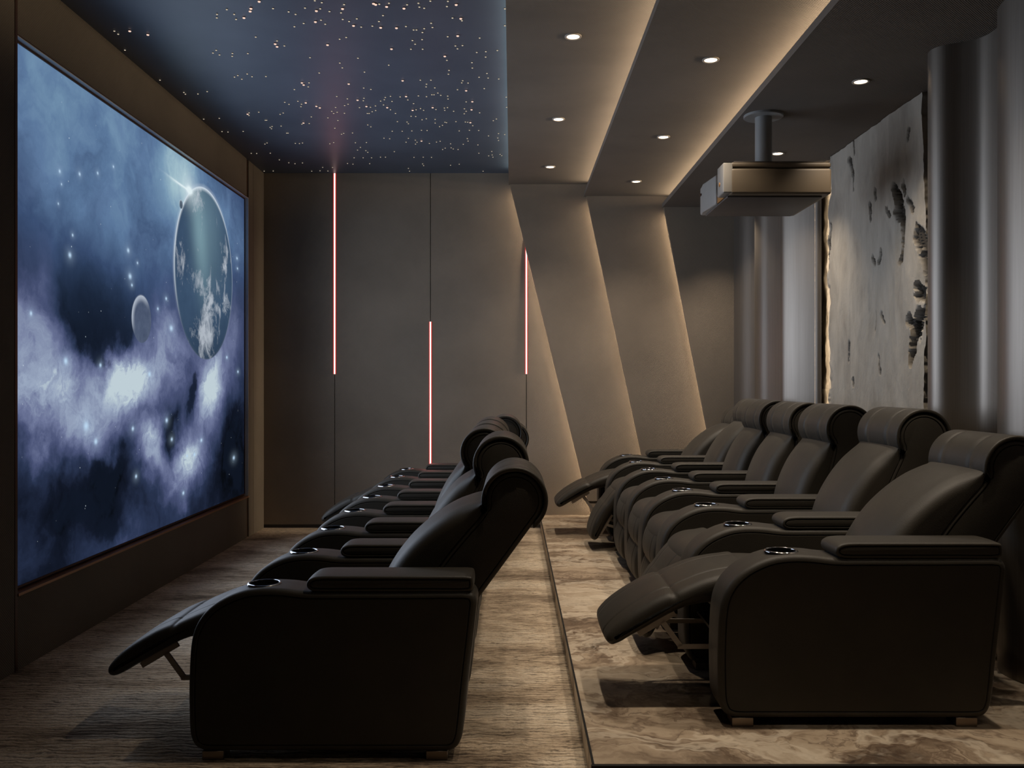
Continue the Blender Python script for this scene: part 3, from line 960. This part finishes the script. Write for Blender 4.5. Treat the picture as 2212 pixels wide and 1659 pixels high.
def seat_mesh():
    pr = cr([(.45, .47), (.36, .478), (.25, .488), (.12, .497), (0, .503), (-.08, .503), (-.14, .495), (-.19, .472), (-.218, .435), (-.222, .395), (-.20, .362), (-.15, .348), (0, .345), (.25, .345), (.45, .345)], 4)
    bm = bmesh.new()
    loft(bm, pr, round_rings(HG - .003, .03, .01, (), False))
    return finish(bm, 'seat', LE)

FR = {
    'A': [(-.06, .506), (-.12, .505), (-.165, .499), (-.21, .490), (-.255, .477), (-.31, .455), (-.355, .434), (-.370, .424), (-.385, .425), (-.43, .408), (-.48, .381), (-.53, .350), (-.575, .316), (-.605, .286), (-.620, .262), (-.618, .243), (-.602, .233), (-.575, .240), (-.54, .260), (-.485, .292), (-.41, .335), (-.346, .366), (-.298, .382), (-.2, .395), (-.10, .40)],
    'B': [(-.03, .507), (-.09, .503), (-.14, .490), (-.185, .466), (-.235, .420), (-.275, .368), (-.292, .344), (-.306, .330), (-.338, .282), (-.368, .228), (-.392, .165), (-.402, .115), (-.397, .090), (-.380, .080), (-.358, .088), (-.332, .13), (-.295, .20), (-.25, .27), (-.2, .33), (-.12, .385), (-.04, .41)],
    'C': [(-.02, .507), (-.08, .504), (-.14, .492), (-.19, .465), (-.224, .42), (-.242, .37), (-.248, .32), (-.243, .283), (-.234, .262), (-.244, .238), (-.257, .19), (-.260, .14), (-.256, .095), (-.244, .068), (-.225, .058), (-.207, .066), (-.195, .10), (-.18, .2), (-.15, .33), (-.08, .40)],
}
def foot_mesh(k):
    bm = bmesh.new()
    q = HG * .52
    loft(bm, cr(FR[k], 4), round_rings(HG - .006, .034, .006, (-q, q), False, gw=.0035, gd=.0022, steps=12))
    return finish(bm, 'footrest', LE, True, 50)

def bar(bm, a, b, w, y0, y1):
    a, b = Vector(a), Vector(b)
    d = (b - a).normalized(); n = Vector((-d.y, d.x)) * (w / 2)
    pts = [a + n, b + n, b - n, a - n]
    A = [bm.verts.new((p.x, y0, p.y)) for p in pts]
    B = [bm.verts.new((p.x, y1, p.y)) for p in pts]
    bm.faces.new(A); bm.faces.new(B[::-1])
    for i in range(4): bm.faces.new((A[i], A[(i + 1) % 4], B[(i + 1) % 4], B[i]))
def bracket_mesh(k):
    bm = bmesh.new()
    if k == 'A':
        bar(bm, (-.500, .268), (-.362, .350), .022, -.004, .004)
        bar(bm, (-.410, .318), (-.340, .222), .020, -.004, .004)
        bar(bm, (-.350, .222), (-.10, .222), .018, -.004, .004)
        bar(bm, (-.500, .281), (-.362, .363), .004, -.004, .022)
    else:
        bar(bm, (-.335, .12), (-.25, .262), .022, -.004, .004)
        bar(bm, (-.29, .19), (-.19, .16), .018, -.004, .004)
        bar(bm, (-.20, .162), (-.05, .162), .018, -.004, .004)
    return finish(bm, 'footrest_bracket', M['bracket'], False)
def base_mesh():
    bm = bmesh.new()
    add_box(bm, -.10, .66, -HG + .012, HG - .012, .10, .36, .01, 2)
    add_box(bm, -.20, -.09, -HG + .03, HG - .03, .250, .262)
    return finish(bm, 'base', M['mech'])
def foot_leg():
    return box_mesh('foot', M['foot'], -.038, .038, -.038, .038, 0, .032, .0015, 1)

ARM, PAD, CUP, CUPL = arm_mesh(), pad_mesh(), cup_mesh(), cup_liner()
SHELL, CUSH, WRAP = back_meshes()
SEAT, BASE, FOOT = seat_mesh(), base_mesh(), foot_leg()
FOOTR = {k: foot_mesh(k) for k in 'ABC'}
BRK = {k: bracket_mesh(k) for k in 'AB'}
POSE = {'A': (0, (.908, .895)), 'B': (17, (.8495, .976)), 'C': (28.4, (.757, .979))}

def recliner(x, y, z, pose, label, group, both):
    r = empty('recliner_chair', (x, y, z))
    tag(r, label, 'recliner', group)
    for s in ((-1, 1) if both else (1,)):
        ay = s * (HG + AW)
        a = obj('armrest', ARM, r, (0, ay, 0))
        obj('arm_pad', PAD, a)
        c = obj('cup_holder', CUP, a, (0, 0, .6065))
        lin_ = obj('cup_liner', CUPL, a, (0, 0, .6065))
        for fx in (-.160, .632):
            obj('foot', FOOT, r, (fx, ay - .045 * 1, 0))
    obj('seat', SEAT, r)
    obj('base', BASE, r)
    b = obj('backrest', SHELL, r)
    ang, (hx, hz) = POSE[pose]
    # rotate about the head roll, upright is counter-clockwise seen from the near side
    Rm = Matrix.Rotation(-math.radians(ang), 4, 'Y')
    mt = Matrix.Translation((hx, 0, hz)) @ Rm @ Matrix.Translation((-HC.x, 0, -HC.y))
    b.matrix_local = mt
    obj('back_cushion', CUSH, b)
    obj('headrest', WRAP, b)
    f = obj('footrest', FOOTR[pose], r)
    if pose in BRK:
        for yy in (-HG + .045, HG - .045):
            obj('footrest_bracket', BRK[pose], f, (0, yy, 0))
    return r

poses = ['A', 'B', 'C', 'C', 'C', 'B', 'A']
words = {
    'front': ['fully reclined leather recliner, footrest up, at the open end of the front row',
              'second recliner from the near end of the front row, partly reclined behind the nearest one',
              'third recliner from the near end of the front row, upright with folded footrest',
              'fourth recliner of the front row, the upright one in its middle',
              'fifth recliner from the near end of the front row, upright dark leather',
              'second recliner from the back wall in the front row, partly reclined',
              'recliner of the front row beside the back wall, reclined with footrest up'],
    'raised': ['fully reclined leather recliner, footrest up, at the open end of the raised row',
               'second recliner from the near end of the raised row, footrest half lowered',
               'third recliner from the near end of the raised row, upright with folded footrest',
               'fourth recliner of the raised row, the upright one in its middle',
               'fifth recliner from the near end of the raised row, upright dark leather',
               'second recliner from the back wall on the raised row, footrest half lowered',
               'recliner of the raised row beside the back wall, reclined with footrest up'],
}
PITCH, Y0C = .631, 3.275
for row, x, z in (('front', -.898, 0), ('raised', .976, PZ)):
    for k in range(7):
        recliner(x, Y0C + PITCH * (k + .5), z, poses[k], words[row][k], '%s row of recliners' % row, k == 0)

# ---------------------------------------------------------------- lights
def spot(loc, watts, size=105, blend=.7, rad=.03, col=(1, .80, .58), rot=(0, 0, 0)):
    l = bpy.data.lights.new('spot', 'SPOT')
    l.energy = watts; l.spot_size = math.radians(size); l.spot_blend = blend; l.shadow_soft_size = rad; l.color = col
    o = bpy.data.objects.new('spot_lamp', l); COL.objects.link(o)
    o.location = loc; o.rotation_euler = rot
    return o
def area(loc, direction, sx, sy, watts, col, roll_axis='Y', spread=180):
    l = bpy.data.lights.new('area', 'AREA')
    l.shape = 'RECTANGLE'; l.size = sx; l.size_y = sy; l.energy = watts; l.color = col; l.spread = math.radians(spread)
    o = bpy.data.objects.new('area_lamp', l); COL.objects.link(o)
    zax = -Vector(direction).normalized()
    yax = Vector({'Y': (0, 1, 0), 'Z': (0, 0, 1)}.get(roll_axis, roll_axis)) if isinstance(roll_axis, str) else Vector(roll_axis).normalized()
    xax = yax.cross(zax).normalized()
    yax = zax.cross(xax).normalized()
    mt = Matrix((xax, yax, zax)).transposed().to_4x4()
    mt.translation = loc
    o.matrix_world = mt
    return o
WARM = (1, .85, .68)
for x, z in ((.322, Z1), (1.047, Z2), (1.837, Z3)):
    for y, e in ((1.78, 12), (3.27, 58), (4.755, 58), (6.24, 58), (7.61, 58)):  # dim nearest row is unseen fill added for the chairs' near sides
        spot((x, y, z - .012), e, 92, 1., col=WARM)

COVE = (1, .78, .54)
# ceiling coves: strips on the hidden top of each soffit step, throwing light back over the panel above
YLEN = 8.1
area((-.030 + .07, YN + YLEN / 2 + .75, Z1 + .046), (-.6, 0, .8), .02, YLEN, 5, (.96, 1, .82), spread=130)
for x, z, e, c in ((.657, Z2 + .05, 13.5, COVE), (1.359, Z3 + .05, 13.5, COVE)):
    area((x + .15, YN + YLEN / 2 + .75, z - .004), (-.93, 0, .36), .02, YLEN, e, c, spread=72)
    area((x + .10, YN + YLEN / 2 + .75, z - .004), (-.75, 0, .66), .02, YLEN, e * .12, c)
# wall coves behind the slanted edges
def wall_cove(xt, zt, xb, zb, y, e):
    d = Vector((xb - xt, 0, zb - zt)); L = d.length
    mid = Vector(((xt + xb) / 2 + .15, y, (zt + zb) / 2))
    area(mid, (-.95, .20, -.22), .015, L - .06, e * 1.9, COVE, tuple(d.normalized()), 75)
    area(mid, (-.8, .6, -.19), .015, L - .06, e * .08, COVE, tuple(d.normalized()))
wall_cove(-.030, Z1, .728, PZ, 8.325, 3)
wall_cove(.669, Z2, 1.299, PZ, 8.255, 2.6)
wall_cove(1.361, Z3, 1.913, PZ, 8.185, 2.6)
# warm strip beside the stone
area((2.185, 6.50, 1.75), (.75, -.66, 0), .02, 2.2, 6, COVE, 'Z')
# glow of the screen
area((XS + .05, 5.8, 1.65), (1, 0, 0), 3.2, 2.3, 50, (.74, .84, 1), 'Z', 150).data.specular_factor = .75
# unseen strip added under the platform nosing to lighten carpet and riser
area((.245, 5.6, .105), (-.75, 0, -.66), .01, 5.3, 1.2, (1, .9, .74), 'Y')
# red strips
for x, za, zb in ((GX[0], zpx(808, YB), Z0), (GX[1], zpx(1012, YB), zpx(695, YB)), (GX[2], zpx(808, YB), zpx(545, YB))):
    if zb > 3: zb -= .35
    a = area((x, YB - .012, (za + zb) / 2), (0, -1, 0), .02, zb - za, .4 * (zb - za), (1, .22, .18), 'Z')
    a.data.specular_factor = 0

w = bpy.data.worlds.new('world'); SC.world = w
w.use_nodes = True
w.node_tree.nodes['Background'].inputs[0].default_value = (.02, .02, .022, 1)

# ---------------------------------------------------------------- camera
cam = bpy.data.cameras.new('camera')
cam.sensor_width = 36
cam.lens = F / 2212 * 36
cam.clip_start = .05
co = bpy.data.objects.new('camera', cam); COL.objects.link(co)
co.location = (0, 0, CAMZ)
co.rotation_euler = (PI / 2, 0, 0)
SC.camera = co
SC.view_settings.view_transform = 'Standard'
SC.view_settings.look = 'None'
SC.cycles.use_denoising = True
SC.cycles.max_bounces = 6
SC.cycles.diffuse_bounces = 4
SC.cycles.glossy_bounces = 3
SC.cycles.use_adaptive_sampling = True
SC.cycles.adaptive_threshold = .03
SC.cycles.caustics_reflective = False
SC.cycles.sample_clamp_indirect = 4
